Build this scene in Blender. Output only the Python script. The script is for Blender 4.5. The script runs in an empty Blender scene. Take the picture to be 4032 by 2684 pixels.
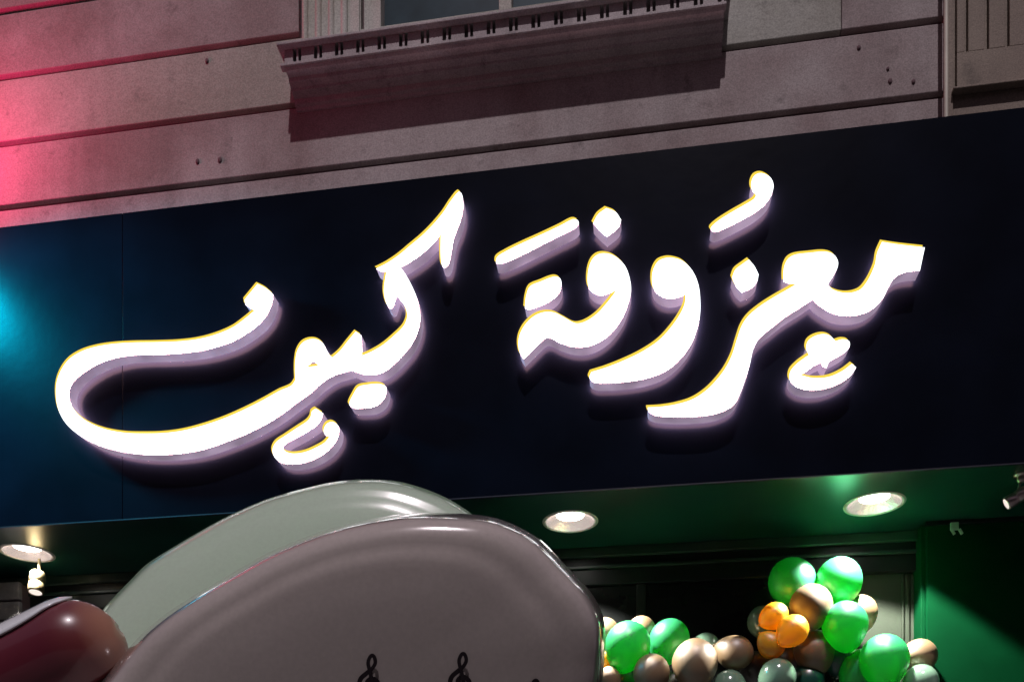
import bpy, bmesh, math, random
from mathutils import Vector, Matrix, Euler
from mathutils.geometry import tessellate_polygon
from mathutils.bvhtree import BVHTree
random.seed(7)
R = math.radians
scene = bpy.context.scene
COL = scene.collection

# ------------------------------------------------------------------ camera
YAW = R(8.2); SN, CS = math.sin(YAW), math.cos(YAW)
FPX, HOR, CAMZ = 3400.0, 3427.0, 1.6
cd = bpy.data.cameras.new('camera'); cam = bpy.data.objects.new('camera', cd); COL.objects.link(cam)
cam.location = (0, 0, CAMZ); cam.rotation_euler = (R(90), 0, YAW)
cd.sensor_width = 36; cd.lens = FPX / 4032 * 36; cd.shift_y = (HOR - 1342) / 4032
cd.clip_start = 0.01; cd.clip_end = 500
scene.camera = cam

# ------------------------------------------------------------------ sky (night) and the street light's direction
w = bpy.data.worlds.new('World'); scene.world = w; w.use_nodes = True
nt = w.node_tree; bg = nt.nodes['Background']
sky = nt.nodes.new('ShaderNodeTexSky'); sky.sky_type = 'NISHITA'; sky.sun_disc = False
sky.sun_elevation = R(56); sky.sun_rotation = R(180)
mxw = nt.nodes.new('ShaderNodeMix'); mxw.data_type = 'RGBA'; mxw.inputs[0].default_value = 0.93
nt.links.new(sky.outputs[0], mxw.inputs[6]); mxw.inputs[7].default_value = (1.25, 0.80, 1.0, 1)
nt.links.new(mxw.outputs[2], bg.inputs[0]); bg.inputs[1].default_value = 0.075
sd = bpy.data.lights.new('sun', 'SUN'); sd.energy = 1.65; sd.angle = R(1.0); sd.color = (1.0, 0.875, 0.93)
sun = bpy.data.objects.new('sun', sd); COL.objects.link(sun)
sun.rotation_euler = Euler((R(90 - 56), 0, R(5)))           # light travels +Y and down
vs = scene.view_settings; vs.view_transform = 'Standard'; vs.look = 'None'; vs.gamma = 1; vs.exposure = 0
vs.use_curve_mapping = False

# ------------------------------------------------------------------ helpers
def P(px, py, Y):
    """point on the plane y=Y that the photograph shows at pixel (px, py)"""
    u = (px - 2016) / FPX; v = (HOR - py) / FPX; t = Y / (CS + u * SN)
    return Vector((t * (-SN + u * CS), Y, CAMZ + t * v))
def PX(px, Y): return P(px, 0, Y).x
def Q(px, py, d):
    u = (px - 2016) / FPX; v = (HOR - py) / FPX
    return Vector((d * (-SN + u * CS), d * (CS + u * SN), CAMZ + d * v))

def props(o, label=None, cat=None, group=None, kind=None):
    if label: o['label'] = label
    if cat: o['category'] = cat
    if group: o['group'] = group
    if kind: o['kind'] = kind
    return o
def link(name, me, mat=None, parent=None):
    o = bpy.data.objects.new(name, me); COL.objects.link(o)
    if mat and me: me.materials.append(mat)
    if parent: attach(o, parent)
    return o
def world_of(o):
    m = Matrix.Translation(o.location) @ o.rotation_euler.to_matrix().to_4x4()
    return world_of(o.parent) @ o.matrix_parent_inverse @ m if o.parent else m
def attach(o, parent):
    o.parent = parent; o.matrix_parent_inverse = world_of(parent).inverted()
def empty(name, loc, **k):
    o = link(name, None); o.location = loc; o.empty_display_size = .1
    return props(o, **k)
def mesh_of(bm, name='m', smooth=False):
    me = bpy.data.meshes.new(name); bmesh.ops.recalc_face_normals(bm, faces=bm.faces)
    bm.to_mesh(me); bm.free()
    if smooth:
        for p in me.polygons: p.use_smooth = True
    return me
def add_box(bm, x0, x1, y0, y1, z0, z1, bev=0.0):
    r = bmesh.ops.create_cube(bm, size=1)
    vsx = r['verts']
    bmesh.ops.scale(bm, vec=(x1 - x0, y1 - y0, z1 - z0), verts=vsx)
    bmesh.ops.translate(bm, vec=((x0 + x1) / 2, (y0 + y1) / 2, (z0 + z1) / 2), verts=vsx)
    if bev > 0:
        es = {e for v in vsx for e in v.link_edges}
        bmesh.ops.bevel(bm, geom=list(es), offset=bev, segments=2, affect='EDGES', profile=.5)
def box(name, x0, x1, y0, y1, z0, z1, mat, parent=None, bev=0.0):
    bm = bmesh.new(); add_box(bm, x0, x1, y0, y1, z0, z1, bev)
    return link(name, mesh_of(bm, name), mat, parent)
def lathe_bm(bm, prof, n, M=Matrix.Identity(4), cap0=False, cap1=False):
    rings = []
    for r, z in prof:
        rings.append([bm.verts.new(M @ Vector((r * math.cos(2*math.pi*k/n), r * math.sin(2*math.pi*k/n), z))) for k in range(n)])
    for a, b in zip(rings, rings[1:]):
        for k in range(n): bm.faces.new((a[k], a[(k+1) % n], b[(k+1) % n], b[k]))
    if cap0: bm.faces.new(rings[0])
    if cap1: bm.faces.new(rings[-1])
def lathe(name, prof, n, mat, parent=None, M=Matrix.Identity(4), cap0=False, cap1=False, smooth=True):
    bm = bmesh.new(); lathe_bm(bm, prof, n, M, cap0, cap1)
    return link(name, mesh_of(bm, name, smooth), mat, parent)
def extrude_profile(name, prof, x0, x1, mat, parent=None):
    """(y, z) profile polygon swept along X"""
    bm = bmesh.new()
    a = [bm.verts.new((x0, y, z)) for y, z in prof]; b = [bm.verts.new((x1, y, z)) for y, z in prof]
    n = len(prof)
    for i in range(n): bm.faces.new((a[i], a[(i+1) % n], b[(i+1) % n], b[i]))
    tri = tessellate_polygon([[Vector((y, z, 0)) for y, z in prof]])
    for t in tri:
        bm.faces.new([a[i] for i in t]); bm.faces.new([b[i] for i in t])
    return link(name, mesh_of(bm, name), mat, parent)

# ------------------------------------------------------------------ materials
def new_mat(name):
    m = bpy.data.materials.new(name); m.use_nodes = True
    return m, m.node_tree, m.node_tree.nodes['Principled BSDF']
def plain(name, col, rough=.5, metal=0, spec=.5, emit=None, es=0, coat=0, trans=0, var=0, vscale=6, bump=0, bscale=80):
    m, t, b = new_mat(name)
    b.inputs['Base Color'].default_value = (*col, 1); b.inputs['Roughness'].default_value = rough
    b.inputs['Metallic'].default_value = metal; b.inputs['Specular IOR Level'].default_value = spec
    b.inputs['Coat Weight'].default_value = coat; b.inputs['Coat Roughness'].default_value = .06
    if emit:
        b.inputs['Emission Color'].default_value = (*emit, 1); b.inputs['Emission Strength'].default_value = es
    g = t.nodes.new('ShaderNodeNewGeometry')
    if var:
        n = t.nodes.new('ShaderNodeTexNoise'); n.inputs['Scale'].default_value = vscale; n.inputs['Detail'].default_value = 5
        t.links.new(g.outputs['Position'], n.inputs['Vector'])
        mr = t.nodes.new('ShaderNodeMapRange'); mr.inputs[1].default_value = .3; mr.inputs[2].default_value = .7
        mr.inputs[3].default_value = 1 - var; mr.inputs[4].default_value = 1 + var
        t.links.new(n.outputs['Fac'], mr.inputs[0])
        vm = t.nodes.new('ShaderNodeVectorMath'); vm.operation = 'SCALE'; vm.inputs[0].default_value = col
        t.links.new(mr.outputs[0], vm.inputs['Scale']); t.links.new(vm.outputs[0], b.inputs['Base Color'])
    if bump:
        n = t.nodes.new('ShaderNodeTexNoise'); n.inputs['Scale'].default_value = bscale; n.inputs['Detail'].default_value = 4
        t.links.new(g.outputs['Position'], n.inputs['Vector'])
        bp = t.nodes.new('ShaderNodeBump'); bp.inputs['Strength'].default_value = bump; bp.inputs['Distance'].default_value = .004
        t.links.new(n.outputs['Fac'], bp.inputs['Height']); t.links.new(bp.outputs[0], b.inputs['Normal'])
    return m
def emission(name, col, s):
    m = bpy.data.materials.new(name); m.use_nodes = True; t = m.node_tree
    for n in list(t.nodes): t.nodes.remove(n)
    e = t.nodes.new('ShaderNodeEmission'); e.inputs[0].default_value = (*col, 1); e.inputs[1].default_value = s
    o = t.nodes.new('ShaderNodeOutputMaterial'); t.links.new(e.outputs[0], o.inputs[0]); return m

def wall_mat(name, base, dirt):
    """weathered painted render: mottling, drips, speckle grain, small stains"""
    m, t, b = new_mat(name); N = t.nodes.new; L = t.links.new
    g = N('ShaderNodeNewGeometry')
    def noise(sc, det, vec, rough=.55):
        n = N('ShaderNodeTexNoise'); n.inputs['Scale'].default_value = sc; n.inputs['Detail'].default_value = det
        n.inputs['Roughness'].default_value = rough; L(vec, n.inputs['Vector']); return n.outputs['Fac']
    def rng(f, a, bb, c, d):
        r = N('ShaderNodeMapRange'); L(f, r.inputs[0])
        for i, v in enumerate((a, bb, c, d)): r.inputs[i+1].default_value = v
        return r.outputs[0]
    def mix(f, A, B, mode='MIX'):
        x = N('ShaderNodeMix'); x.data_type = 'RGBA'; x.blend_type = mode
        if hasattr(f, 'links'): L(f, x.inputs[0])
        else: x.inputs[0].default_value = f
        for s, v in ((6, A), (7, B)):
            if hasattr(v, 'links'): L(v, x.inputs[s])
            else: x.inputs[s].default_value = (*v, 1)
        return x.outputs[2]
    pos = g.outputs['Position']
    mp = N('ShaderNodeMapping'); mp.inputs['Scale'].default_value = (9, 9, .8); L(pos, mp.inputs[0])
    c = mix(rng(noise(1.6, 4, pos),   .38, .62, 0, 1), base, dirt)
    c = mix(rng(noise(1.0, 5, mp.outputs[0]), .48, .75, 0, .28), c, tuple(x * .45 for x in dirt))
    c = mix(rng(noise(7, 6, pos, .7), .58, .72, 0, .6), c, tuple(x * .35 for x in dirt))
    gr = rng(noise(150, 2, pos), .3, .7, .78, 1.22)
    vm = N('ShaderNodeVectorMath'); vm.operation = 'SCALE'; L(c, vm.inputs[0]); L(gr, vm.inputs['Scale'])
    L(vm.outputs[0], b.inputs['Base Color']); b.inputs['Roughness'].default_value = .75
    bp = N('ShaderNodeBump'); bp.inputs['Strength'].default_value = .5; bp.inputs['Distance'].default_value = .004
    L(noise(45, 6, pos, .7), bp.inputs['Height']); L(bp.outputs[0], b.inputs['Normal'])
    return m

M = {}
M['wall'] = wall_mat('wall_paint', (.38, .34, .335), (.25, .19, .185))
M['wall_light'] = wall_mat('wall_paint_light', (.42, .43, .39), (.30, .29, .25))
M['groove'] = plain('groove_mortar', (.13, .08, .09), .9)
M['trim'] = wall_mat('trim_paint', (.52, .53, .49), (.42, .40, .34))
M['sill'] = wall_mat('sill_stone', (.46, .42, .42), (.33, .29, .30))
M['pilaster'] = wall_mat('pilaster_paint', (.26, .215, .17), (.19, .15, .12))
M['bead'] = plain('bead_paint', (.62, .60, .50), .5, var=.15)
M['glass'] = plain('window_glass', (.028, .055, .07), .4, spec=.08, var=.4, vscale=4)
M['shop_glass'] = plain('shop_glass', (.006, .007, .007), .25, spec=.25, var=.3)
M['panel'] = plain('sign_panel_navy', (.0036, .0054, .0110), .27, spec=.03, var=.25, vscale=3, bump=.12, bscale=14)
M['panel_edge'] = plain('sign_edge', (.02, .02, .035), .4)
M['face'] = emission('letter_face_lit', (.93, .98, 1.0), 2.2)
M['rim'] = emission('letter_fringe_glow', (1.0, .70, .08), 1.05)  # glow that paints the yellow lens fringe of the letters
M['bloom'] = emission('letter_bloom_glow', (1.0, .52, .56), 44.0)  # added glow in place of lens bloom, no real light strip
def side_mat():
    m, t, b = new_mat('letter_side_acrylic')
    b.inputs['Base Color'].default_value = (.55, .42, .55, 1); b.inputs['Roughness'].default_value = .35
    g = t.nodes.new('ShaderNodeNewGeometry'); n = t.nodes.new('ShaderNodeTexNoise'); n.inputs['Scale'].default_value = 7
    t.links.new(g.outputs['Position'], n.inputs['Vector'])
    mr = t.nodes.new('ShaderNodeMapRange'); mr.inputs[1].default_value = .3; mr.inputs[2].default_value = .7
    mr.inputs[3].default_value = .20; mr.inputs[4].default_value = .42
    t.links.new(n.outputs['Fac'], mr.inputs[0]); t.links.new(mr.outputs[0], b.inputs['Emission Strength'])
    b.inputs['Emission Color'].default_value = (.86, .66, .92, 1)
    return m
M['side'] = side_mat()
M['soffit'] = plain('soffit_green_gloss', (.006, .048, .034), .3, spec=.45, var=.3, vscale=2.5, bump=.15, bscale=5)
M['shop_wall'] = plain('shop_wall_pale', (.035, .043, .031), .6, spec=.1, var=.12, bump=.2)
M['frieze'] = plain('shopfront_dark', (.010, .012, .012), .35, spec=.3, var=.3)
M['frieze_trim'] = plain('shopfront_trim', (.02, .04, .03), .35, var=.3)
M['green_wall'] = plain('green_wall', (.0008, .036, .011), .6, spec=.04, var=.12, bump=.1)
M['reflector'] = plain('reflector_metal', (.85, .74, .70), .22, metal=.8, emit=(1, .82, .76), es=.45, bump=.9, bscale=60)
M['lamp'] = emission('downlight_lens', (1.0, 1.0, .93), 9)
M['ring'] = plain('downlight_ring', (.8, .75, .7), .3, metal=.3)
M['nickel'] = plain('brushed_nickel', (.62, .53, .50), .28, metal=.9, bump=.1)
M['nickel_lit'] = emission('spot_lens', (1.0, .88, .78), 1.0)
M['brass'] = plain('warm_brass', (.20, .15, .08), .4, metal=.7)
M['ground'] = plain('paving', (.055, .053, .052), .75, var=.25, vscale=2, bump=.4)
M['block'] = plain('grey_block', (.20, .18, .18), .7, var=.3, vscale=12, bump=.4)
M['lampcase'] = plain('lamp_case_black', (.03, .03, .03), .4)
M['clip'] = plain('clip_white', (.6, .75, .55), .4)

def balloon_mat(name, col, tr, rough=.30, tcol=None):
    m = bpy.data.materials.new(name); m.use_nodes = True; t = m.node_tree; b = t.nodes['Principled BSDF']
    b.inputs['Base Color'].default_value = (*col, 1); b.inputs['Roughness'].default_value = rough
    b.inputs['Specular IOR Level'].default_value = .7
    b.inputs['Coat Weight'].default_value = 1; b.inputs['Coat Roughness'].default_value = rough + .04; b.inputs['Coat IOR'].default_value = 1.7
    tl = t.nodes.new('ShaderNodeBsdfTranslucent'); tl.inputs[0].default_value = (*(tcol or [min(1, c * 1.25) for c in col]), 1)
    mx = t.nodes.new('ShaderNodeMixShader'); mx.inputs[0].default_value = tr
    t.links.new(b.outputs[0], mx.inputs[1]); t.links.new(tl.outputs[0], mx.inputs[2])
    t.links.new(mx.outputs[0], t.nodes['Material Output'].inputs[0]); return m
M['b_green'] = balloon_mat('latex_green', (.05, .50, .21), .5, .35, (.0, .50, .02))
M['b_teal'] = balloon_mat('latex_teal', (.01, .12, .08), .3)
M['b_beige'] = balloon_mat('latex_beige', (.25, .155, .075), .02, .45)
M['b_beige_shade'] = balloon_mat('latex_beige_shade', (.05, .028, .022), .02, .4)  # shaded copy of the beige latex, shade painted into the colour
M['b_orange'] = balloon_mat('latex_orange', (.95, .50, .004), .32, .4)
M['b_mint'] = balloon_mat('latex_mint', (.20, .34, .24), .15, .12)

# ------------------------------------------------------------------ ground
bm = bmesh.new(); bmesh.ops.create_grid(bm, x_segments=2, y_segments=2, size=60)
g = link('ground', mesh_of(bm), M['ground']); g['kind'] = 'structure'

# ------------------------------------------------------------------ building facade
SY, WY = 4.0, 4.15                   # sign face plane, upper wall plane
ZB, ZT = CAMZ + 1.76, CAMZ + 3.29    # sign bottom / top
X0, X1 = -7.0, 4.2
fac = empty('building_facade', (0, WY, 0), label='weathered mauve grey building front above and behind the dark lit sign', cat='building')

ow0, ow1 = PX(1440, WY), PX(1498, WY) + PX(2480, WY) - PX(1440, WY); oz = P(1110, 160, 3.935).z
bm = bmesh.new()
for b4 in ((X0, X1, ZB + .3, oz - .02), (X0, ow0, oz - .0205, CAMZ + 6.6), (ow1, X1, oz - .0205, CAMZ + 6.6), (ow0 + .001, ow1 - .001, oz + 1.76, CAMZ + 6.59)):
    add_box(bm, b4[0], b4[1], WY + .03, WY + .25, b4[2], b4[3])
wall = link('wall', mesh_of(bm, 'wall'), M['groove'], fac)
grooves = [2.9, 3.514, 3.852, 4.205, 4.555, 4.90, 5.25, 5.6, 5.95, 6.6]
winL, winR = PX(1185, WY), PX(2790, WY)
sillZ = CAMZ + P(1110, 165, 3.97).z - CAMZ
xj = PX(3313, WY); xp = PX(3722, WY)
def plank(x0, x1, z0, z1, mat):
    box('plank', x0, x1, WY + random.uniform(-.0015, .0015), WY + .032, z0 + .0155, z1 - .0155, mat, wall, bev=.004)
joints = [[-5.6, -1.9 - 2.2], [-4.9], [-6.1], [-5.3], [-6], [-5], [-6.2], [-5.2], [-6]]
for i, (a, b) in enumerate(zip(grooves, grooves[1:])):
    z0, z1 = CAMZ + a, CAMZ + b
    if b <= 4.21:
        xs = [X0, PX(-400 - 300 * i, WY), xp] if i != 2 else [X0, PX(-900, WY), xj, xp]
        if i == 1: xs = [X0, PX(-700, WY), xp]
        for k, (xa, xb) in enumerate(zip(xs, xs[1:])):
            plank(xa + .001, xb - .001, z0, z1, M['wall_light'] if (i == 2 and k == 1) else M['wall'])
    else:
        plank(X0, winL - .012, z0, z1, M['wall']); plank(winR + .3, xj - .002, z0, z1, M['wall_light']); plank(xj + .002, xp, z0, z1, M['wall'])

# small rusty fixing holes left in the wall
def hole(px, py, r):
    p = P(px, py, WY - .002)
    lathe('fixing_hole', [(r, 0), (r * .8, .004), (r * .3, .005)], 9, M['groove'], wall,
          Matrix.Translation(p) @ Matrix.Rotation(R(90), 4, 'X') @ Matrix.Scale(1.4, 4, (0, 1, 0)), cap1=True)
for h in ((778, 636, .011), (866, 630, .012), (815, 240, .010), (3382, 188, .009), (3505, 320, .010), (3496, 272, .007), (3597, 322, .009)): hole(*h)

# window
ZS = CAMZ + 4.36                       # top of the sill
zs_top = P(1110, 160, 3.935).z
win = box('window', PX(1498, WY), PX(2480, WY), WY + .085, WY + .09, zs_top - .02, zs_top + 1.7, M['groove'], fac)
gl0, gl1, mu0, mu1 = PX(1503, WY + .06), PX(2470, WY + .06), PX(1968, WY + .03), PX(2017, WY + .03)
box('pane', gl0, mu0 - .001, WY + .06, WY + .066, zs_top - .01, zs_top + 1.65, M['glass'], win)
box('pane', mu1 + .001, gl1, WY + .06, WY + .066, zs_top - .01, zs_top + 1.65, M['glass'], win)
box('mullion', mu0, mu1, WY + .0, WY + .082, zs_top - .01, zs_top + 1.66, M['trim'], win, .004)
for side in (0, 1):
    f = (lambda px: PX(px, WY)) if side == 0 else (lambda px: PX(1498, WY) + PX(2480, WY) - PX(px, WY))
    def bx(name, a, b, y0, y1, bev=.003, mat='trim'):
        xa, xb = sorted((f(a), f(b))); return box(name, xa, xb, y0, y1, zs_top - .02, zs_top + 1.75, M[mat], win, bev)
    bx('frame', 1434, 1500, WY - .005, WY + .075)
    bx('casing', 1190, 1422, WY - .006, WY + .04)
    for a, b in ((1192, 1216), (1243, 1268), (1294, 1318), (1344, 1372)):
        xa, xb = f(a), f(b); r = abs(xb - xa) / 2
        lathe('reed', [(r, zs_top - .015), (r, zs_top + 1.7)], 14, M['trim'], win, Matrix.Translation(((xa + xb) / 2, WY - .006, 0)))
    bx('casing_board', 1380, 1419, WY - .018, WY - .007)
box('lintel', winL, winR, WY - .03, WY + .09, zs_top + 1.76, zs_top + 1.95, M['trim'], win, .005)

# window sill with its dentil course
FY = 3.993                                  # front of the sill fascia
sx0, sx1 = PX(1120, FY), PX(2855, FY)
zf0 = P(1120, 262, FY).z; zf1 = zf0 + .080; zc = zf1
sill = box('window_sill', sx0 - .03, sx1 + .03, FY - .028, WY - .001, zc, zc + .014, M['sill'], fac, .003)
# small step under the cap, following the tapering end
box('fascia_core', sx0 + .004, sx1 - .004, FY + .032, WY - .002, zf0 + .002, zc - .002, M['sill'], sill)
box('lower_ledge', sx0 - .022, sx1 + .006, FY - .004, FY + .031, zf0, zf0 + .014, M['sill'], sill, .002)
Xa, Xb = PX(1157, FY), PX(2736, FY)
per = (Xb - Xa) / 18.0
x = Xa - per
for k in range(-1, 20):
    a = Xa + k * per
    s1 = .0125; gap = per * .235
    xs_ = a + s1
    n0, n1 = max(sx0, a + s1), a + gap - s1 * .2
    w0, w1 = a + gap + s1 * 1.2 - .003, a + per - s1 * .4
    if k >= 0: box('dentil', n0, n1, FY + .001, FY + .031, zf0 + .0145, zc - .001, M['sill'], sill)
    w0 = max(w0, sx0)
    w1 = min(w1, sx1)
    if w1 > w0 + .01: box('dentil', w0, w1, FY + .001, FY + .031, zf0 + .0145, zc - .001, M['sill'], sill)
# bed mouldings under the sill, stepping back to the wall
extrude_profile('bed_moulding', [(FY + .005, zf0 - .001), (FY + .012, zf0 - .012), (FY + .045, zf0 - .016), (FY + .05, zf0 - .03),
                (FY + .075, zf0 - .042), (FY + .078, zf0 - .052), (FY + .12, zf0 - .056), (FY + .125, zf0 - .078), (FY + .14, zf0 - .082), (FY + .145, zf0 - .092),
                (WY - .001, zf0 - .094), (WY - .001, zf0 - .001)], sx0 + .002, sx1 - .002, M['sill'], sill)

# pilaster at the right
pil = box('pilaster', xp + .02, X1 + .3, WY - .035, WY + .24, ZT - .5, CAMZ + 6.6, M['pilaster'], fac)
PY = WY - .035
zl = P(3740, 350, PY - .03).z
lathe('edge_bead', [(.0095, ZT - .3), (.0095, CAMZ + 6.6)], 12, M['bead'], pil, Matrix.Translation((PX(3726, PY - .03), PY - .025, 0)))
box('edge_strip', xp - .006, xp + .018, PY - .012, WY + .2, ZT - .4, CAMZ + 6.6, M['pilaster'], pil, .003)
zfl = P(3803, 222, PY).z
edges = [3768, 3797, 3812, 3877, 3894, 3957, 3975, 4040, 4058, 4125, 4143]
for a, b in zip(edges[0::2], edges[1::2]):
    box('flute_fillet', PX(a, PY - .02), PX(b, PY - .02), PY - .022, PY - .001, zfl + .0005, CAMZ + 6.5, M['pilaster'], pil, .003)
box('pilaster_board', PX(3768, PY - .02), PX(4143, PY - .02), PY - .022, PY - .001, zl, zfl, M['pilaster'], pil)
box('base_ledge', PX(3752, PY - .03), X1 + .2, PY - .040, PY - .001, zl - .010, zl - .0005, M['pilaster'], pil, .003)

# unseen building added across the street behind the camera, blocks low sky light
opp = empty('sky_blocker_building', (0, -14, 0), label='unseen dark building added across the street to block low sky light', cat='building')
M['opp'] = plain('sky_blocker_render', (.12, .10, .09), .8, var=.3)
ow = box('wall', -30, 30, -16, -14, 0, 11, M['opp'], opp)
for fl in range(3):
    for k in range(14):
        box('window', -27.4 + k * 4, -25.9 + k * 4, -14.0, -13.96, 1.2 + fl * 3.4, 3.2 + fl * 3.4, M['glass'], opp)
# soffit, with round openings for the downlights
LY = 4.35; LX = [-3.34, -1.84, -.33, 1.13]; RH = .123
FBY = 4.78; PRY = 4.62
outer = [Vector((X0, SY, 0)), Vector((X1, SY, 0)), Vector((X1, FBY + .3, 0)), Vector((X0, FBY + .3, 0))]
loops = [outer]
for lx in LX: loops.append([Vector((lx + RH * math.cos(2*math.pi*k/40), LY + RH * math.sin(2*math.pi*k/40), 0)) for k in range(40)][::-1])
flat = [p for l in loops for p in l]
me = bpy.data.meshes.new('soffit')
me.from_pydata([(p.x, p.y, ZB) for p in flat], [], [tuple(t) for t in tessellate_polygon(loops)]); me.update()
link('soffit', me, M['soffit'], fac)
box('soffit_edge', X0, X1, SY - .002, SY + .012, ZB - .006, ZB - .0005, M['panel_edge'], fac)
# shop front under the soffit
shop = box('shop_wall', X0, X1, FBY, FBY + .25, 0, ZB - .001, M['shop_wall'], fac)
zwall = P(3000, 2385, FBY).z
box('header', X0, PX(3618, FBY), FBY - .05, FBY - .002, ZB - .20, ZB - .001, M['frieze'], shop, .004)
box('header_trim', X0, PX(3618, FBY), FBY - .075, FBY - .052, ZB - .055, ZB - .001, M['frieze_trim'], shop, .006)
box('header_trim', X0, PX(3618, FBY), FBY - .066, FBY - .052, ZB - .115, ZB - .095, M['frieze_trim'], shop, .004)
# dark doors and shop glass, leaving the pale strip of wall by the pier
dx1 = PX(3345, FBY)
for a, b in ((X0, -3.9), (-3.85, -2.6), (-2.55, -1.1), (-1.05, .0), (.05, dx1)):
    box('shop_window', a, b, FBY - .030, FBY - .002, .3, ZB - .204, M['shop_glass'], shop)
for xx in (-3.875, -2.575, -1.075, .025):
    box('window_post', xx - .024, xx + .024, FBY - .05, FBY - .001, 0, ZB - .206, M['frieze'], shop, .003)
for a, b in ((3548, 3556), (3562, 3578), (3585, 3597), (3602, 3610)):
    box('wall_rib', PX(a, FBY), PX(b, FBY), FBY - .016, FBY - .001, 0, ZB - .21, M['shop_wall'], shop, .003)
# green pier at the right
px0 = PX(3652, PRY)
pier = box('green_pier', px0, X1, PRY, FBY - .001, 0, ZB - .001, M['green_wall'], fac)
box('pier_edge', px0 - .022, px0 - .0005, PRY + .03, FBY - .001, 0, ZB - .001, M['green_wall'], pier, .003)
box('pier_header', px0 - .012, X1, PRY - .02, PRY - .001, ZB - .018, ZB - .001, M['frieze'], pier)
# grey block pier at far left
bp_ = box('block_pier', X0, PX(58, 4.6), 4.62, FBY - .05, 0, ZB - .06, M['groove'], fac)
z = ZB - .065; xr = PX(78, 4.6)
for k in range(12):
    h = .115; off = 0
    for j in range(4):
        xb = xr - j * .42
        box('block', xb - .41, xb, 4.59 + random.uniform(0, .006), 4.625, z - h + .012, z, M['block'], bp_, .006)
    z -= h

# ------------------------------------------------------------------ the sign
sign = empty('shop_sign', (0, SY, ZB), label='long dark navy sign board with glowing white Arabic lettering', cat='sign')
xs1 = PX(482, SY)
for a, b in ((X0, xs1 - 1.9), (xs1 - 1.898, xs1 - .0015), (xs1 + .0015, X1)):
    box('panel', a, b, SY, SY + .02, ZB + .001, ZT, M['panel'], sign, .0012)
box('sign_top', X0, X1, SY + .021, WY + .03, ZT - .02, ZT - .001, M['panel_edge'], sign)
box('seam_strip', xs1 - .004, xs1 + .004, SY + .0205, SY + .024, ZB + .01, ZT - .03, M['panel_edge'], sign)

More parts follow.
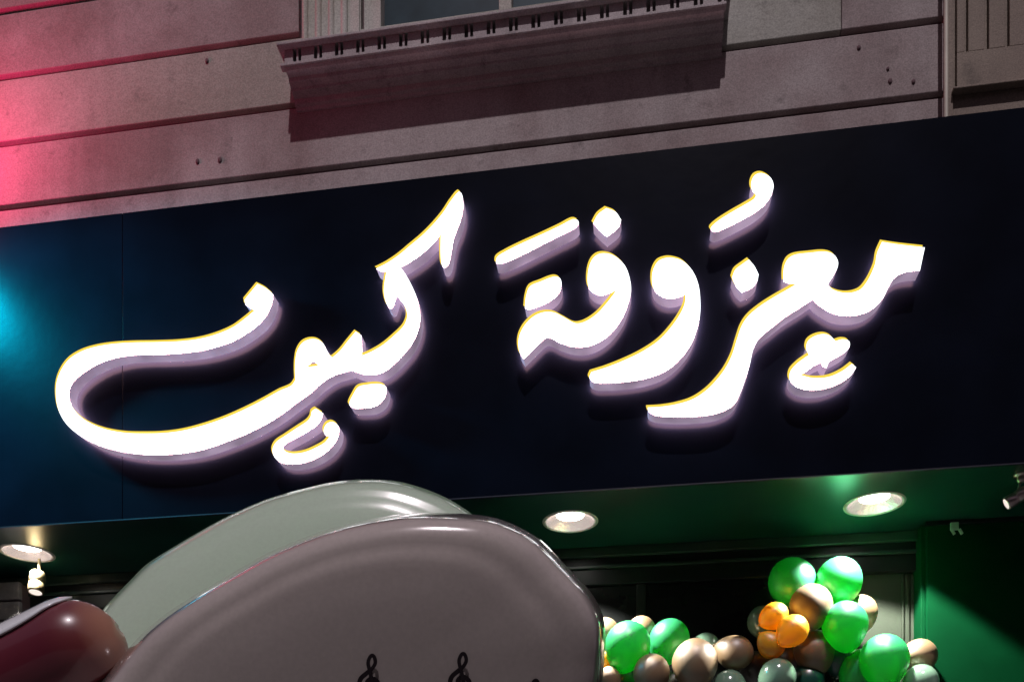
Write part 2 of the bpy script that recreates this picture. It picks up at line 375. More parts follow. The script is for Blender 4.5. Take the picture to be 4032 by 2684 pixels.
A_, B_ = (100, 700), (1900, 600); SC = 1800 / 2352
C = 1
glyphs = {
 'kayf': (A_, [[(2232,72),(2248,92),(2251,160),(2236,230),(2208,300),(2195,360),(2182,430),(2168,458),(2150,460),(2141,440),(2137,380),(2138,290,C),(2110,325),(2060,375),(2000,420),(1960,445),(1930,460,C),(1958,500),(1990,560),(2015,620),(2028,680),(2030,740),(2015,800),(1985,860),(1940,915),(1890,965),(1840,1000),(1790,1013),(1740,1010),(1705,1000),(1680,990,C),(1640,1000),(1580,1020),(1520,1060),(1470,1105),(1400,1155),(1320,1215),(1240,1265),(1140,1315),(1040,1355),(940,1390),(840,1412),(740,1422),(640,1424),(540,1415),(440,1395),(360,1368),(280,1325),(220,1275),(185,1225),(165,1170),(158,1100),(165,1040),(190,980),(230,930),(290,893),(360,870),(450,855),(560,848),(680,846),(800,841),(900,828),(990,803),(1070,768),(1130,725),(1180,683,C),(1152,668),(1132,652,C),(1128,628,C),(1195,547,C),(1240,570),(1275,600,C),(1270,640),(1245,700),(1200,755),(1140,800),(1070,840),(990,868),(900,890),(800,902),(700,908),(600,910),(520,916),(450,930),(380,955),(310,995),(255,1040),(228,1085),(225,1130),(240,1175),(280,1225),(340,1265),(420,1295),(520,1312),(620,1315),(720,1312),(820,1298),(920,1272),(1020,1238),(1120,1195),(1220,1145),(1310,1095),(1370,1068),(1390,1040,C),(1388,990),(1390,940),(1400,890),(1425,850),(1460,832),(1500,832),(1530,850),(1550,885),(1565,912),(1580,925,C),(1620,890),(1660,840),(1700,792,C),(1728,810,C),(1731,860),(1732,915,C),(1780,895),(1840,860),(1900,810),(1945,765),(1962,730),(1965,700),(1955,665),(1935,635),(1912,605,C),(1900,640),(1892,665),(1878,672),(1862,655),(1850,620),(1845,580),(1850,530),(1858,485,C),(1830,484),(1805,468,C),(1860,440),(1920,400),(1980,350),(2040,300),(2100,240),(2150,180),(2190,120)],
   [(1450,975,C),(1465,955),(1482,945),(1500,955),(1507,968,C),(1480,970)]]),
 'yadots': (A_, [[(1666,1165),(1690,1110),(1715,1075),(1760,1064),(1820,1060),(1856,1075),(1852,1120),(1830,1155),(1790,1178),(1740,1184),(1685,1183)]]),
 'smallfa': (A_, [[(1495,1187,C),(1475,1200),(1468,1230),(1450,1252),(1400,1285),(1340,1325),(1290,1360),(1272,1400),(1285,1440),(1320,1465),(1370,1472),(1430,1465),(1500,1440),(1560,1400),(1600,1350),(1613,1310),(1610,1275),(1580,1255),(1550,1266),(1535,1298),(1543,1322),(1565,1332,C),(1542,1360),(1500,1385),(1440,1410),(1380,1418),(1340,1408),(1325,1388),(1345,1365),(1400,1335),(1460,1300),(1510,1262),(1533,1212,C)]]),
 'maeen': (B_, [[(2055,462,C),(2140,475),(2275,490,C),(2262,550),(2250,608,C),(2200,612),(2150,625),(2115,650),(2090,690),(2065,740),(2030,785),(1980,820),(1920,838),(1860,840),(1800,828),(1750,800),(1715,775),(1698,755,C),(1640,795),(1560,845),(1490,900),(1440,940),(1410,975),(1390,1020),(1375,1090),(1350,1170),(1320,1250),(1295,1295),(1250,1325),(1180,1348),(1090,1358),(980,1360),(890,1352),(855,1335),(850,1312,C),(920,1308),(1000,1295),(1080,1270),(1150,1225),(1205,1170),(1250,1110),(1285,1040),(1310,960),(1335,890),(1370,840),(1430,790),(1500,745),(1570,705),(1615,678,C),(1580,674),(1548,664,C),(1548,620),(1555,580),(1575,545),(1610,527),(1680,518),(1760,512),(1805,525),(1828,560),(1825,595),(1800,640),(1776,680,C),(1800,705),(1850,722),(1900,722),(1945,705),(1975,670),(2000,625),(2020,575),(2030,520)]]),
 'zaydot': (B_, [[(1370,552,C),(1398,585),(1420,628,C),(1412,665),(1385,697),(1335,720,C),(1305,690),(1284,645,C),(1300,605),(1335,577)]]),
 'damma': (B_, [[(1435,108),(1480,130),(1497,170),(1485,220),(1455,265),(1400,310),(1330,350),(1260,385),(1200,410),(1178,405),(1175,388),(1210,355),(1280,310),(1350,270),(1398,240),(1408,222,C),(1385,190),(1383,155),(1400,120)]]),
 'waw': (B_, [[(975,543),(1030,560),(1080,610),(1110,680),(1120,760),(1118,840),(1100,920),(1065,1000),(1010,1070),(940,1125),(850,1160),(750,1178),(640,1186),(575,1182),(550,1160),(560,1130,C),(640,1105),(740,1065),(830,1020),(910,965),(970,900),(1015,835),(1040,780),(1045,730,C),(1010,745),(960,752),(910,735),(880,700),(872,650),(880,600),(905,560),(940,545)]]),
 'fata': (B_, [[(630,520),(680,535),(730,580),(755,640),(764,710),(748,780),(720,850),(670,920),(610,970),(540,998),(470,1000),(400,980),(350,955),(325,955),(290,985),(240,1035),(212,1062,C),(192,1030),(185,980),(195,930),(225,880),(270,840),(320,822),(370,825),(420,850),(480,880),(530,870),(590,830),(640,775),(675,730),(688,710,C),(650,725),(610,736),(570,722),(545,690),(543,620),(560,560),(590,528)]]),
 'fadot': (B_, [[(637,288,C),(685,308),(713,348,C),(700,385),(640,435,C),(605,405),(569,365,C),(595,320)]]),
 'fatha': (B_, [[(70,570),(75,540),(120,510),(200,470),(300,425),(400,378),(465,345),(490,350),(495,370),(475,392),(400,430),(300,480),(200,530),(110,570),(82,575)]]),
 'tadots': (B_, [[(218,800,C),(225,740),(245,690),(300,665),(370,640),(400,650),(405,690),(385,735),(330,775),(270,800),(235,808)]]),
 'smallain': (B_, [[(1755,935),(1790,945),(1815,972,C),(1850,962),(1885,970),(1888,1000),(1860,1030),(1810,1060),(1785,1075),(1770,1108,C),(1750,1100),(1740,1080,C),(1700,1100),(1660,1130),(1635,1145,C),(1700,1160),(1780,1155),(1850,1125),(1900,1088,C),(1922,1105,C),(1900,1140),(1840,1185),(1760,1215),(1680,1222),(1615,1205),(1580,1170),(1585,1125),(1620,1085),(1660,1055),(1680,1042,C),(1665,1010),(1675,970),(1710,945)]]),
}
def smooth_loop(pts, step=10):
    n = len(pts); out = []
    for i in range(n):
        p0, p1, p2, p3 = pts[i-1], pts[i], pts[(i+1) % n], pts[(i+2) % n]
        v = lambda p: Vector((p[0], p[1]))
        a, b = v(p1), v(p2); L = (b - a).length
        t1 = (b - a) if len(p1) > 2 else (b - v(p0)) * (L / max(1e-6, ((a - v(p0)).length + L)))
        t2 = (b - a) if len(p2) > 2 else (v(p3) - a) * (L / max(1e-6, ((v(p3) - b).length + L)))
        m = max(2, int(L / step))
        for k in range(m):
            s = k / m
            out.append((2*s**3 - 3*s*s + 1) * a + (s**3 - 2*s*s + s) * t1 + (-2*s**3 + 3*s*s) * b + (s**3 - s*s) * t2)
    return out
def flat_fill(name, loops3, mat, parent, flip=False):
    flat = [p for l in loops3 for p in l]
    tr = tessellate_polygon([[Vector((p.x, p.z, 0)) for p in l] for l in loops3])
    me = bpy.data.meshes.new(name); me.from_pydata([tuple(p) for p in flat], [], [tuple(t) for t in tr]); me.update()
    return link(name, me, mat, parent)
LF, LB = 3.916, 3.980           # letter face and back planes
for key, (org, loops) in glyphs.items():
    L2 = [smooth_loop(l) for l in loops]
    L2 = [[Vector((org[0] + p.x * SC, org[1] + p.y * SC)) for p in l] for l in L2]
    def at(Y, dx=0, dz=0): 
        o = []
        for l in L2:
            o.append([Vector((P(p.x, p.y, LF).x + dx, Y, P(p.x, p.y, LF).z + dz)) for p in l])
        return o
    f0, b0 = at(LF), at(LB)
    bm = bmesh.new()
    for lf, lb in zip(f0, b0):
        va = [bm.verts.new(p) for p in lf]; vb = [bm.verts.new(p) for p in lb]; n = len(va)
        for i in range(n): bm.faces.new((va[i], va[(i+1) % n], vb[(i+1) % n], vb[i]))
    letter = link('letter', mesh_of(bm, 'letter', False), M['side'], sign)
    flat_fill('face', at(LF - .001), M['face'], letter)
    # added glowing copy of the face, offset up left to imitate yellow lens fringing
    flat_fill('fringe_glow', at(LF + .0015, -.0078, .0128), M['rim'], letter)
    flat_fill('bloom_glow', at(LB), M['bloom'], letter)  # added glowing plate, spills a bloom-like halo onto the panel

# ------------------------------------------------------------------ downlights in the soffit
dl_lab = ['leftmost glowing downlight in the soffit, above the small brass spot', 'glowing downlight in the soffit hidden behind the pale back cup',
          'glowing downlight in the soffit just right of the cups', 'glowing downlight in the soffit above the balloon cluster and green pier']
def downlight(lx, label):
    t = empty('downlight', (lx, LY, ZB), label=label, cat='ceiling light', group='round downlights set in the soffit')
    T = Matrix.Translation((lx, LY, ZB))
    lathe('flange', [(RH - .001, .0015), (RH - .001, -.003), (RH + .010, -.006), (RH + .017, -.003), (RH + .018, -.001)], 40, M['ring'], t, T)
    lathe('reflector', [(RH - .002, -.001), (.112, .006), (.098, .016), (.082, .024), (.070, .030)], 40, M['reflector'], t, T)
    lathe('lens', [(.0701, .030), (.04, .029), (.002, .0285)], 40, M['lamp'], t, T, cap1=True)
    ld = bpy.data.lights.new('downlight_lamp', 'SPOT'); ld.energy = DL_E; ld.spot_size = R(105); ld.spot_blend = .14
    ld.shadow_soft_size = .035; ld.color = (1, .98, .90)
    lo = bpy.data.objects.new('bulb', ld); COL.objects.link(lo); lo.location = (lx, LY, ZB - .002); attach(lo, t)
DL_E = 240
for lx, lab in zip(LX, dl_lab): downlight(lx, lab)

# adjustable spots and small clip
def frame_to(loc, direction):
    q = Vector(direction).normalized().to_track_quat('Z', 'Y'); return Matrix.Translation(loc) @ q.to_matrix().to_4x4()
def spot_head(name, loc, d, r, ln, label, matb):
    T = frame_to(loc, d)
    t = empty(name, loc, label=label, cat='spotlight')
    lathe('housing', [(r*.3, -ln*.5), (r*.85, -ln*.5), (r, -ln*.42), (r, -ln*.02), (r*.93, 0), (r*.93, ln*.06), (r, ln*.08), (r, ln*.46), (r*.94, ln*.5), (r*.8, ln*.5)], 28, matb, t, T, cap0=True)
    lathe('lens', [(r*.8, ln*.49), (r*.1, ln*.47)], 24, M['nickel_lit'], t, T, cap1=True)
    return t, T
p = P(4003, 1958, 4.12)
t, T = spot_head('spotlight', p, (-.75, .15, -.42), .030, .095, 'nickel adjustable spotlight at the right end of the soffit', M['nickel'])
pb = P(4020, 1884, 4.12)
lathe('ball_joint', [(.0008, -.02), (.012, -.017), (.02, 0), (.012, .017), (.0008, .02)], 20, M['nickel'], t, Matrix.Translation(pb))
bm = bmesh.new(); lathe_bm(bm, [(.006, 0), (.006, (pb - p).length + .0)], 10, frame_to(p, pb - p)); link('arm', mesh_of(bm, 'arm', True), M['nickel'], t)
lathe('base', [(.006, 0), (.006, ZB - pb.z - .008), (.03, ZB - pb.z - .008), (.03, ZB - pb.z - .001)], 20, M['nickel'], t, Matrix.Translation(pb))
p = P(145, 2292, 4.42)
t, T = spot_head('spotlight', p, (0.05, -.25, -1), .041, .125, 'small brass cylinder spotlight under the leftmost downlight', M['brass'])
lathe('stem', [(.008, 0), (.008, ZB - p.z - .001)], 10, M['brass'], t, Matrix.Translation(p + Vector((0, .02, 0))))
pc = P(3760, 2082, PRY - .03)
clip = empty('cable_clip', pc, label='small pale forked cable clip at the top of the green pier', cat='clip')
box('plate', pc.x - .022, pc.x + .016, pc.y - .008, pc.y + .008, pc.z - .004, ZB - .019, M['clip'], clip, .002)
for dx in (-.016, .020):
    bm = bmesh.new(); add_box(bm, -.006, .006, -.006, .006, -.03, 0, .002)
    bmesh.ops.rotate(bm, cent=(0, 0, 0), matrix=Matrix.Rotation(R(-28), 3, 'Y'), verts=bm.verts)
    bmesh.ops.translate(bm, vec=(pc.x + dx, pc.y, pc.z), verts=bm.verts); link('prong', mesh_of(bm), M['clip'], clip)

# assumed unseen lamps left of the frame, added for the red and blue glow
def wash(loc, aim, col, e, size, label, name='assumed_wash_lamp'):
    loc = Vector(loc); T = frame_to(loc, Vector(aim) - loc)
    t = empty(name, loc, label=label, cat='lamp', group='assumed coloured wash lamps')
    lathe('case', [(.02, -.09), (.05, -.085), (.06, -.02), (.065, 0), (.058, 0), (.05, -.02)], 24, M['lampcase'], t, T, cap0=True)
    lathe('lens', [(.052, -.018), (.02, -.014), (.002, -.013)], 20, emission(name + '_lens', col, 4), t, T, cap1=True)
    bm = bmesh.new(); d = Vector((loc.x, WY if loc.z > ZT else SY, loc.z)) - loc
    lathe_bm(bm, [(.009, .0), (.009, d.length)], 8, frame_to(loc - (Vector(aim)-loc).normalized() * .05, d)); link('bracket', mesh_of(bm), M['lampcase'], t)
    ld = bpy.data.lights.new('assumed_wash_bulb', 'SPOT'); ld.energy = e; ld.color = col; ld.spot_size = R(size); ld.spot_blend = 1; ld.shadow_soft_size = .05
    lo = bpy.data.objects.new('bulb', ld); COL.objects.link(lo); lo.matrix_world = T @ Matrix.Translation((0, 0, .002)) @ Matrix.Rotation(R(180), 4, 'X')
    ld.shadow_soft_size = .16; lo.parent = t; lo.matrix_parent_inverse = Matrix.Translation(loc).inverted()
    return t
q = P(-620, 470, 3.68); wash(q, P(0, 420, WY), (1.0, .02, .16), 82, 160, 'assumed unseen red wash lamp beside the left end of the wall')  # assumed source out of view, added to redden the wall's left end
q = P(-130, 1190, 4.60); q.y = 3.40; wash(q, P(330, 1720, SY), (.0, .56, .82), 640, 94, 'assumed unseen blue wash lamp beside the left end of the sign')  # assumed source out of view, added for the teal glow on the panel

# ------------------------------------------------------------------ balloons
def make_balloon(kind, px, py, r, dY, col, label, tilt, stretch=1.08):
    Y = 4.54 + dY
    c = P(px, py, Y); depth = Y / (CS + (px - 2016) / FPX * SN)
    rad = r / FPX * depth
    Rm = Euler((R(tilt[0]), R(tilt[1]), random.uniform(0, 6.28))).to_matrix().to_4x4()
    T = Matrix.Translation(c) @ Rm
    prof = []
    for k in range(15):
        a = math.pi * k / 14
        rr = math.sin(a); zz = math.cos(a)
        if zz < 0: rr *= 1 - .22 * (-zz) ** 1.6; zz *= 1.16
        prof.append((max(rr, .012) * rad, zz * rad * stretch))
    t = empty('balloon', c, label=label, cat='balloon', group='party balloons in the garland')
    lathe('skin', prof, 28, col, t, T)
    zb = prof[-1][1]
    lathe('knot', [(.012 * rad, zb + .03 * rad), (.05 * rad, zb), (.10 * rad, zb - .10 * rad), (.04 * rad, zb - .12 * rad)], 10, col, t, T, cap1=True)
G, B, O_, MT, TL = M['b_green'], M['b_beige'], M['b_orange'], M['b_mint'], M['b_teal']
BL = [
 ('g',3120,2292,91,.0,G,'dark green balloon, half lit, at the upper left of the balloon cluster',(20,-30)),
 ('g',3301,2291,90,-.02,G,'green balloon with blown out white top, highest in the cluster',(0,12)),
 ('b',3192,2388,84,-.10,B,'beige balloon with dark lower half between two green balloons',(10,20)),
 ('g',3327,2460,87,-.12,G,'green balloon with white top under the highest green one',(-15,0)),
 ('b',3387,2412,66,.06,B,'beige balloon peeping out right of the middle green balloons',(0,40)),
 ('o',3048,2424,53,-.16,O_,'orange balloon at the top left of the orange trio',(0,60)),
 ('o',3120,2482,61,-.20,O_,'largest orange balloon, right in the orange trio',(20,-40)),
 ('o',3037,2538,52,-.15,O_,'lowest orange balloon of the orange trio',(30,140)),
 ('m',3005,2449,62,.02,MT,'grey green balloon mostly hidden behind the orange trio',(0,-30)),
 ('b',3205,2562,78,-.03,B,'beige balloon below the largest orange balloon, lower part in shade',(0,-20)),
 ('g',3481,2597,95,-.12,G,'big bright green balloon low at the right of the garland',(0,-8)),
 ('b',3618,2582,68,.0,B,'flat topped beige balloon beside the green pier',(0,80)),
 ('m',3625,2686,68,-.10,MT,'pale mint balloon at the bottom edge beside the green pier',(0,10)),
 ('g',3382,2632,74,-.02,G,'dark green balloon tucked behind the big bright green one',(20,-30)),
 ('m',3059,2668,74,-.14,MT,'pale grey green balloon under the orange trio at the bottom edge',(0,20)),
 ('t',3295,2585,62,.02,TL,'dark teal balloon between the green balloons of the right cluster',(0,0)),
 ('g',2471,2540,90,-.14,G,'bright green balloon nearest the cups, large',(5,-15)),
 ('b',2525,2486,58,.02,B,'beige balloon peeping over the green balloon next to the cups',(0,0)),
 ('g',2634,2521,80,-.03,G,'green balloon second from the cups, with a slanting shadow line',(0,25)),
 ('m',2780,2551,58,.03,MT,'small mint balloon behind the large beige one',(0,0)),
 ('b',2736,2610,90,-.16,B,'large beige balloon in the middle of the garland',(5,5)),
 ('b',2565,2650,72,-.18,B,'beige balloon below the two green ones near the cups',(0,-20)),
 ('b',2893,2568,68,-.08,B,'beige balloon with its knot showing, left of the orange trio',(15,-115)),
 ('m',2871,2708,68,-.12,MT,'mint balloon just rising over the bottom edge, mid garland',(0,0)),
 ('b',2385,2484,52,-.02,B,'pale beige balloon half covered by the front cup',(0,-30)),
 ('b',2400,2668,44,-.16,B,'small beige balloon at the bottom edge by the front cup',(0,-30)),
 ('o',2384,2592,32,-.10,O_,'small orange balloon peeping out beside the front cup',(0,30)),
 ('b',2975,2632,64,.03,M['b_beige_shade'],'beige balloon painted shade-dark behind the lowest orange one',(0,0)),
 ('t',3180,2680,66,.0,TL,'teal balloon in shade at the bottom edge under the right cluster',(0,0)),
 ('b',2660,2700,60,.02,M['b_beige_shade'],'beige balloon painted shade-dark at the bottom edge between two larger beige ones',(0,0)),
 ('b',3120,2600,60,.05,M['b_beige_shade'],'beige balloon painted shade-dark, low behind the orange trio, between beige and teal ones',(0,0)),
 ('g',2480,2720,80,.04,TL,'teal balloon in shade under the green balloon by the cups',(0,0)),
]
for b in BL: make_balloon(*b)

# ------------------------------------------------------------------ the two cups held up in front of the camera
def cup_mat(name, col, tr, rough):
    m = bpy.data.materials.new(name); m.use_nodes = True; t = m.node_tree; b = t.nodes['Principled BSDF']
    g = t.nodes.new('ShaderNodeNewGeometry'); n = t.nodes.new('ShaderNodeTexNoise'); n.inputs['Scale'].default_value = 900; n.inputs['Detail'].default_value = 2
    t.links.new(g.outputs['Position'], n.inputs['Vector'])
    mr = t.nodes.new('ShaderNodeMapRange'); mr.inputs[1].default_value = .3; mr.inputs[2].default_value = .7; mr.inputs[3].default_value = .95; mr.inputs[4].default_value = 1.04
    t.links.new(n.outputs['Fac'], mr.inputs[0])
    vm = t.nodes.new('ShaderNodeVectorMath'); vm.operation = 'SCALE'; vm.inputs[0].default_value = col
    t.links.new(mr.outputs[0], vm.inputs['Scale']); t.links.new(vm.outputs[0], b.inputs['Base Color'])
    b.inputs['Roughness'].default_value = rough; b.inputs['Coat Weight'].default_value = 1; b.inputs['Coat Roughness'].default_value = .06
    tl = t.nodes.new('ShaderNodeBsdfTranslucent'); tl.inputs[0].default_value = (*col, 1)
    mx = t.nodes.new('ShaderNodeMixShader'); mx.inputs[0].default_value = tr
    t.links.new(b.outputs[0], mx.inputs[1]); t.links.new(tl.outputs[0], mx.inputs[2])
    t.links.new(mx.outputs[0], t.nodes['Material Output'].inputs[0]); return m
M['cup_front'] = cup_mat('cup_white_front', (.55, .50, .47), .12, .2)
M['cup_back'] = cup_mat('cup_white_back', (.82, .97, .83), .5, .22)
M['ink'] = plain('cup_ink', (.012, .006, .010), .5)
def dense(pts, step=14):
    return [p for p in smooth_loop(pts, step)]
def make_cup(name, outline, cen, d0, tilt, rings, mat, label, back):
    """shell grown from its rim outline: rings (shrink, bulge towards the camera in m, shift)"""
    ol = dense(outline)
    C0 = Vector(cen); n = len(ol)
    bm = bmesh.new(); allr = []
    for sh, bulge in rings:
        ring = []
        for p in ol:
            q = C0 + (p - C0) * sh
            v = (HOR - q.y) / FPX; v0 = (HOR - cen[1]) / FPX
            d = d0 - tilt * (v - v0) * d0 - bulge
            ring.append(bm.verts.new(Q(q.x, q.y, d)))
        allr.append(ring)
    for a, b in zip(allr, allr[1:]):
        for k in range(n): bm.faces.new((a[k], a[(k+1) % n], b[(k+1) % n], b[k]))
    bm.faces.new(allr[0]); bm.faces.new(allr[-1])
    root = empty(name, Q(cen[0], cen[1], d0), label=label, cat='cup')
    me = mesh_of(bm, 'cup', True)
    o = link('shell', me, mat, root)
    return root, me, o
rings_f = [(.70, -.045), (.86, -.045), (.95, -.040), (.985, -.031), (1.0, -.024), (.9965, -.017), (.992, -.010), (.9875, -.004), (.984, -.0005), (.980, .0020), (.975, .0042), (.968, .0058), (.960, .0071),
           (.945, .0084), (.92, .0093), (.895, .0100), (.87, .01045), (.845, .0107), (.82, .0110), (.795, .01145), (.77, .0119), (.74, .01225), (.70, .0125), (.66, .01275), (.6, .0131), (.5, .0135), (.35, .0138), (.18, .0140), (.04, .0140)]
out_f = [(150,3000),(240,2850),(399,2684),(475,2588),(560,2492),(654,2414),(770,2338),(900,2262),(1050,2178),(1200,2114),(1315,2075),(1441,2045),(1567,2025),(1659,2018),(1745,2018),(1860,2024),(1946,2037),(2032,2068),(2118,2117),(2176,2169),(2225,2222),(2275,2272),(2313,2312),(2348,2364),(2372,2415),(2383,2461),(2385,2530),(2379,2599),(2371,2684),(2340,2850),(2250,3050),(2080,3230),(1850,3350),(1500,3440),(1000,3460),(550,3380),(250,3220)]
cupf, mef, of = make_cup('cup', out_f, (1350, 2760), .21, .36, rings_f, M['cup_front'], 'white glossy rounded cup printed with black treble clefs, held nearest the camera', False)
rings_b = [(.75, -.035), (.9, -.035), (.98, -.028), (1.0, -.020), (.997, -.014), (.993, -.007), (.989, -.001), (.986, .0010), (.980, .0028), (.972, .0040), (.96, .0050), (.94, .0055), (.92, .0057), (.90, .0061), (.88, .0067), (.84, .0072), (.7, .0076), (.4, .007), (.05, .007)]
out_b = [(120,2900),(220,2700),(330,2510),(408,2395),(517,2279),(580,2218),(698,2144),(800,2084),(900,2030),(1050,1965),(1200,1922),(1315,1897),(1430,1887),(1556,1893),(1659,1919),(1745,1953),(1803,1985),(1860,2024),(1930,2090),(2000,2190),(2060,2330),(2080,2500),(2050,2720),(1950,2950),(1700,3150),(1300,3280),(800,3280),(350,3150)]
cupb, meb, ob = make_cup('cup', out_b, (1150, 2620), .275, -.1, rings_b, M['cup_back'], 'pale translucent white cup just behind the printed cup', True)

# printed clefs on the front cup
bvh = BVHTree.FromPolygons([v.co.copy() for v in mef.vertices], [tuple(p.vertices) for p in mef.polygons])
cam0 = Vector((0, 0, CAMZ))
def hit(px, py):
    d = (Q(px, py, 1) - cam0).normalized(); h = bvh.ray_cast(cam0, d)
    return h[0] - d * .0005
clef = [(.02,.60),(-.05,.56),(-.03,.48),(.06,.45),(.15,.52),(.14,.63),(.03,.70),(-.11,.67),(-.19,.56),(-.16,.44),(-.06,.35),(.04,.265),(.10,.16),(.085,.06),(.045,.02),(.0,.06),(-.03,.15),(-.015,.25),(.02,.38),(.05,.55),(.09,.75),(.10,.88),(.05,.95),(-.04,.94),(-.06,.88)]
def print_clef(x, y, H):
    pts = []
    for i in range(len(clef) - 1):
        for k in range(5):
            s = k / 5; p0 = Vector(clef[max(0, i-1)]); p1 = Vector(clef[i]); p2 = Vector(clef[i+1]); p3 = Vector(clef[min(len(clef)-1, i+2)])
            pts.append(.5 * ((2*p1) + (p2-p0)*s + (2*p0-5*p1+4*p2-p3)*s*s + (-p0+3*p1-3*p2+p3)*s**3))
    bm = bmesh.new(); L = []; Rr = []
    for i, p in enumerate(pts):
        a = pts[max(0, i-1)]; b = pts[min(len(pts)-1, i+1)]; t = (b - a).normalized(); nrm = Vector((-t.y, t.x))
        w = .034 * (1.25 if .3 < p.y < .75 and i < 70 else 1)
        f = i * 3e-6
        l = p + nrm * w; r = p - nrm * w
        hl = hit(x + l.x * H, y + l.y * H); hr = hit(x + r.x * H, y + r.y * H); dv = (cam0 - hl).normalized() * f
        L.append(bm.verts.new(hl + dv)); Rr.append(bm.verts.new(hr + dv))
    for i in range(len(L) - 1): bm.faces.new((L[i], L[i+1], Rr[i+1], Rr[i]))
    link('treble_clef_print', mesh_of(bm), M['ink'], cupf)
print_clef(1456, 2574, 215); print_clef(1814, 2567, 215); print_clef(2100, 2672, 215); print_clef(1110, 2700, 215)

# ------------------------------------------------------------------ hand gripping the cups
def skin_mat():
    m, t, b = new_mat('skin_warm')
    b.inputs['Base Color'].default_value = (.42, .17, .10, 1); b.inputs['Roughness'].default_value = .42
    b.inputs['Subsurface Weight'].default_value = .15; b.inputs['Subsurface Radius'].default_value = (.006, .002, .001)
    return m
M['skin'] = skin_mat(); 
def thumb_skin_mat():  # thumb skin, light across it painted as a maroon to brown blend
    m, t, b = new_mat('thumb_skin_shading'); N = t.nodes.new
    g = N('ShaderNodeNewGeometry'); sb = N('ShaderNodeVectorMath'); sb.operation = 'SUBTRACT'
    tp = Q(300, 2560, .238); bs = Q(-420, 2905, .242); sb.inputs[1].default_value = tp
    t.links.new(g.outputs['Position'], sb.inputs[0]); dt = N('ShaderNodeVectorMath'); dt.operation = 'DOT_PRODUCT'
    dt.inputs[1].default_value = (tp - bs).normalized(); t.links.new(sb.outputs[0], dt.inputs[0])
    r = N('ShaderNodeValToRGB'); mr = N('ShaderNodeMapRange'); mr.inputs[1].default_value = -.002; mr.inputs[2].default_value = .0125
    t.links.new(dt.outputs['Value'], mr.inputs[0]); t.links.new(mr.outputs[0], r.inputs[0])
    e = r.color_ramp.elements; e[0].color = (.12, .018, .032, 1); e[1].color = (.36, .17, .11, 1)
    x = r.color_ramp.elements.new(.6); x.color = (.15, .032, .035, 1)
    t.links.new(r.outputs[0], b.inputs['Base Color']); b.inputs['Roughness'].default_value = .3
    b.inputs['Coat Weight'].default_value = 1; b.inputs['Coat Roughness'].default_value = .05
    return m
M['nail'] = thumb_skin_mat()  # goes on the thumb skin, not on the nail plate
def skinned(name, verts, edges, radii, root, mat, parent=None, sub=2):
    me = bpy.data.meshes.new(name + '_sk'); me.from_pydata([tuple(v) for v in verts], edges, [])
    o = bpy.data.objects.new(name + '_sk', me); COL.objects.link(o)
    md = o.modifiers.new('s', 'SKIN'); ly = me.skin_vertices[0] if me.skin_vertices else None
    if ly is None:
        bmx = bmesh.new(); bmx.from_mesh(me); bmx.verts.layers.skin.verify(); bmx.to_mesh(me); bmx.free(); ly = me.skin_vertices[0]
    for i, r in enumerate(radii): ly.data[i].radius = (r, r); ly.data[i].use_root = (i == root)
    s = o.modifiers.new('d', 'SUBSURF'); s.levels = sub; s.render_levels = sub
    dg = bpy.context.evaluated_depsgraph_get(); ev = o.evaluated_get(dg); m2 = bpy.data.meshes.new_from_object(ev)
    bpy.data.objects.remove(o)
    for p in m2.polygons: p.use_smooth = True
    m2.name = name
    return link(name, m2, mat, parent)
HD = .238
tip = Q(300, 2560, HD); base = Q(-420, 2905, HD + .004); mid = Q(-60, 2732, HD)
ax = (tip - base).normalized(); rr_ = 180 / FPX * HD
hv = [Q(-900, 4700, .36), Q(-1050, 4000, .34), Q(-900, 3500, .32), Q(-760, 3150, .275),   # wrist, palm, thumb root
      base, mid, tip, tip + ax * rr_ * .45, tip + ax * rr_ * .8,
      # four fingers curling behind the back cup
      Q(-500, 3300, .345), Q(100, 3000, .35), Q(480, 2830, .335),
      Q(-350, 3450, .36), Q(260, 3180, .37), Q(620, 3060, .35),
      Q(-300, 3650, .37), Q(260, 3400, .38), Q(600, 3280, .36),
      Q(-350, 3850, .37), Q(150, 3650, .37), Q(420, 3540, .36)]
he = [(0,1),(1,2),(2,3),(3,4),(4,5),(5,6),(6,7),(7,8),(2,9),(9,10),(10,11),(2,12),(12,13),(13,14),(1,15),(15,16),(16,17),(1,18),(18,19),(19,20)]
hr = [.028,.030,.024,.015,.0125,.0125,.0122,.0105,.0065,.012,.0095,.008,.012,.0095,.008,.011,.009,.0075,.010,.008,.0065]
hand = empty('hand', Q(-900, 4000, .34), label='hand gripping the two white cups, reddish thumb tip with a pale shiny nail edge', cat='hand')
skinned('palm_and_fingers', hv, he, hr, 1, M['skin'], hand)
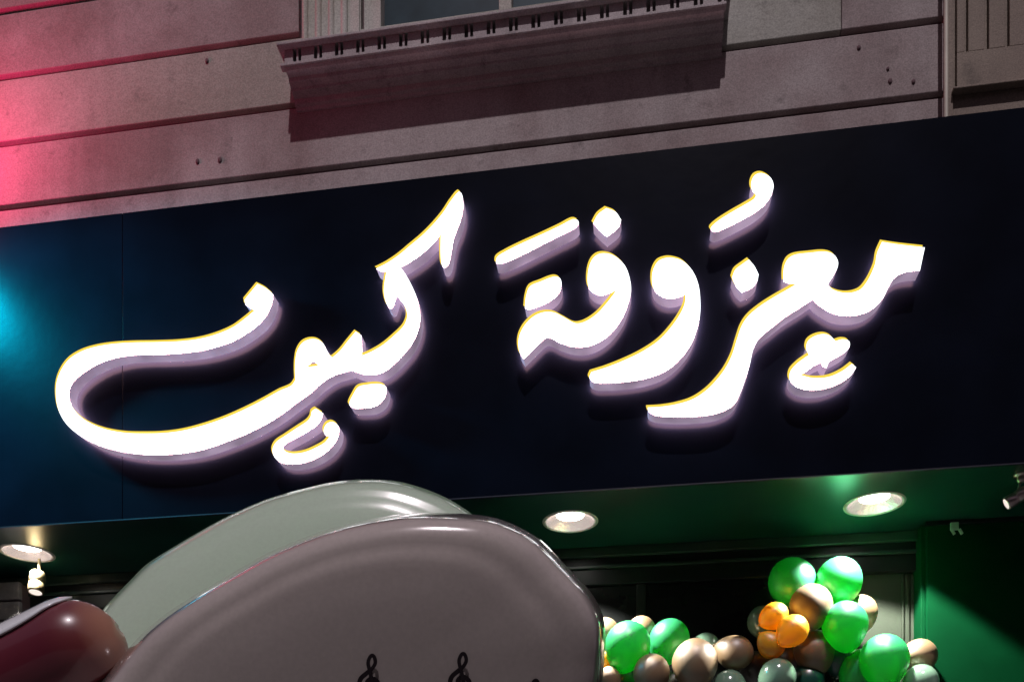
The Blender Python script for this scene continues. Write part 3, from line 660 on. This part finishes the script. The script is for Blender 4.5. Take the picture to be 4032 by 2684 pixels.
# thumb skin on the side facing the camera, its reddish light painted in
tocam = (cam0 - tip).normalized(); tocam = (tocam - ax * tocam.dot(ax)).normalized()
sid = ax.cross(tocam).normalized()
bm = bmesh.new(); grid = []
NU, NV = 22, 26; RN = .0130
for i in range(NU + 1):
    row = []; RT = .0140
    if i <= 10: along, rs = -.036 + i / 10 * .036, 1
    else: th = (i - 10) / (NU - 10) * R(86); along, rs = RT * math.sin(th), math.cos(th)
    wid = R(93)
    for j in range(NV + 1):
        ph = (j / NV * 2 - 1) * wid
        r_ = (RN + .0004) * rs
        row.append(bm.verts.new(tip + ax * along + (tocam * math.cos(ph) + sid * math.sin(ph)) * r_))
    grid.append(row)
for i in range(NU):
    for j in range(NV): bm.faces.new((grid[i][j], grid[i][j+1], grid[i+1][j+1], grid[i+1][j]))
bmesh.ops.remove_doubles(bm, verts=bm.verts, dist=1e-6)
r = bmesh.ops.solidify(bm, geom=bm.faces[:], thickness=.0006)
link('thumb_tip', mesh_of(bm, 'thumb_tip', True), M['nail'], hand)  # thumb skin with its reddish light painted in, not the nail
# pale nail seen edge on along the upper side of the thumb
upv = sid if sid.z > 0 else -sid
M['nail_pale'] = plain('nail_pale_gloss', (.86, .93, .95), .08, spec=.9, coat=1)
bm = bmesh.new(); grid = []
for i in range(17):
    s_ = i / 16; along = -.042 + s_ * .0490; rsh = 1 - .13 * (max(0, along) / .007) ** 2
    k = math.sqrt(max(0, 1 - max(0, (s_ - .5) / .5) ** 3)); row = []
    for j in range(11):
        ph = R(90 + (j / 10 * 2 - 1) * 37 * k)
        row.append(bm.verts.new(tip + ax * along + (tocam * math.cos(ph) + upv * math.sin(ph)) * (RN + .0008) * rsh))
    grid.append(row)
for i in range(16):
    for j in range(10): bm.faces.new((grid[i][j], grid[i][j+1], grid[i+1][j+1], grid[i+1][j]))
bmesh.ops.remove_doubles(bm, verts=bm.verts, dist=1e-6)
bmesh.ops.solidify(bm, geom=bm.faces[:], thickness=.0005)
link('nail', mesh_of(bm, 'nail', True), M['nail_pale'], hand)
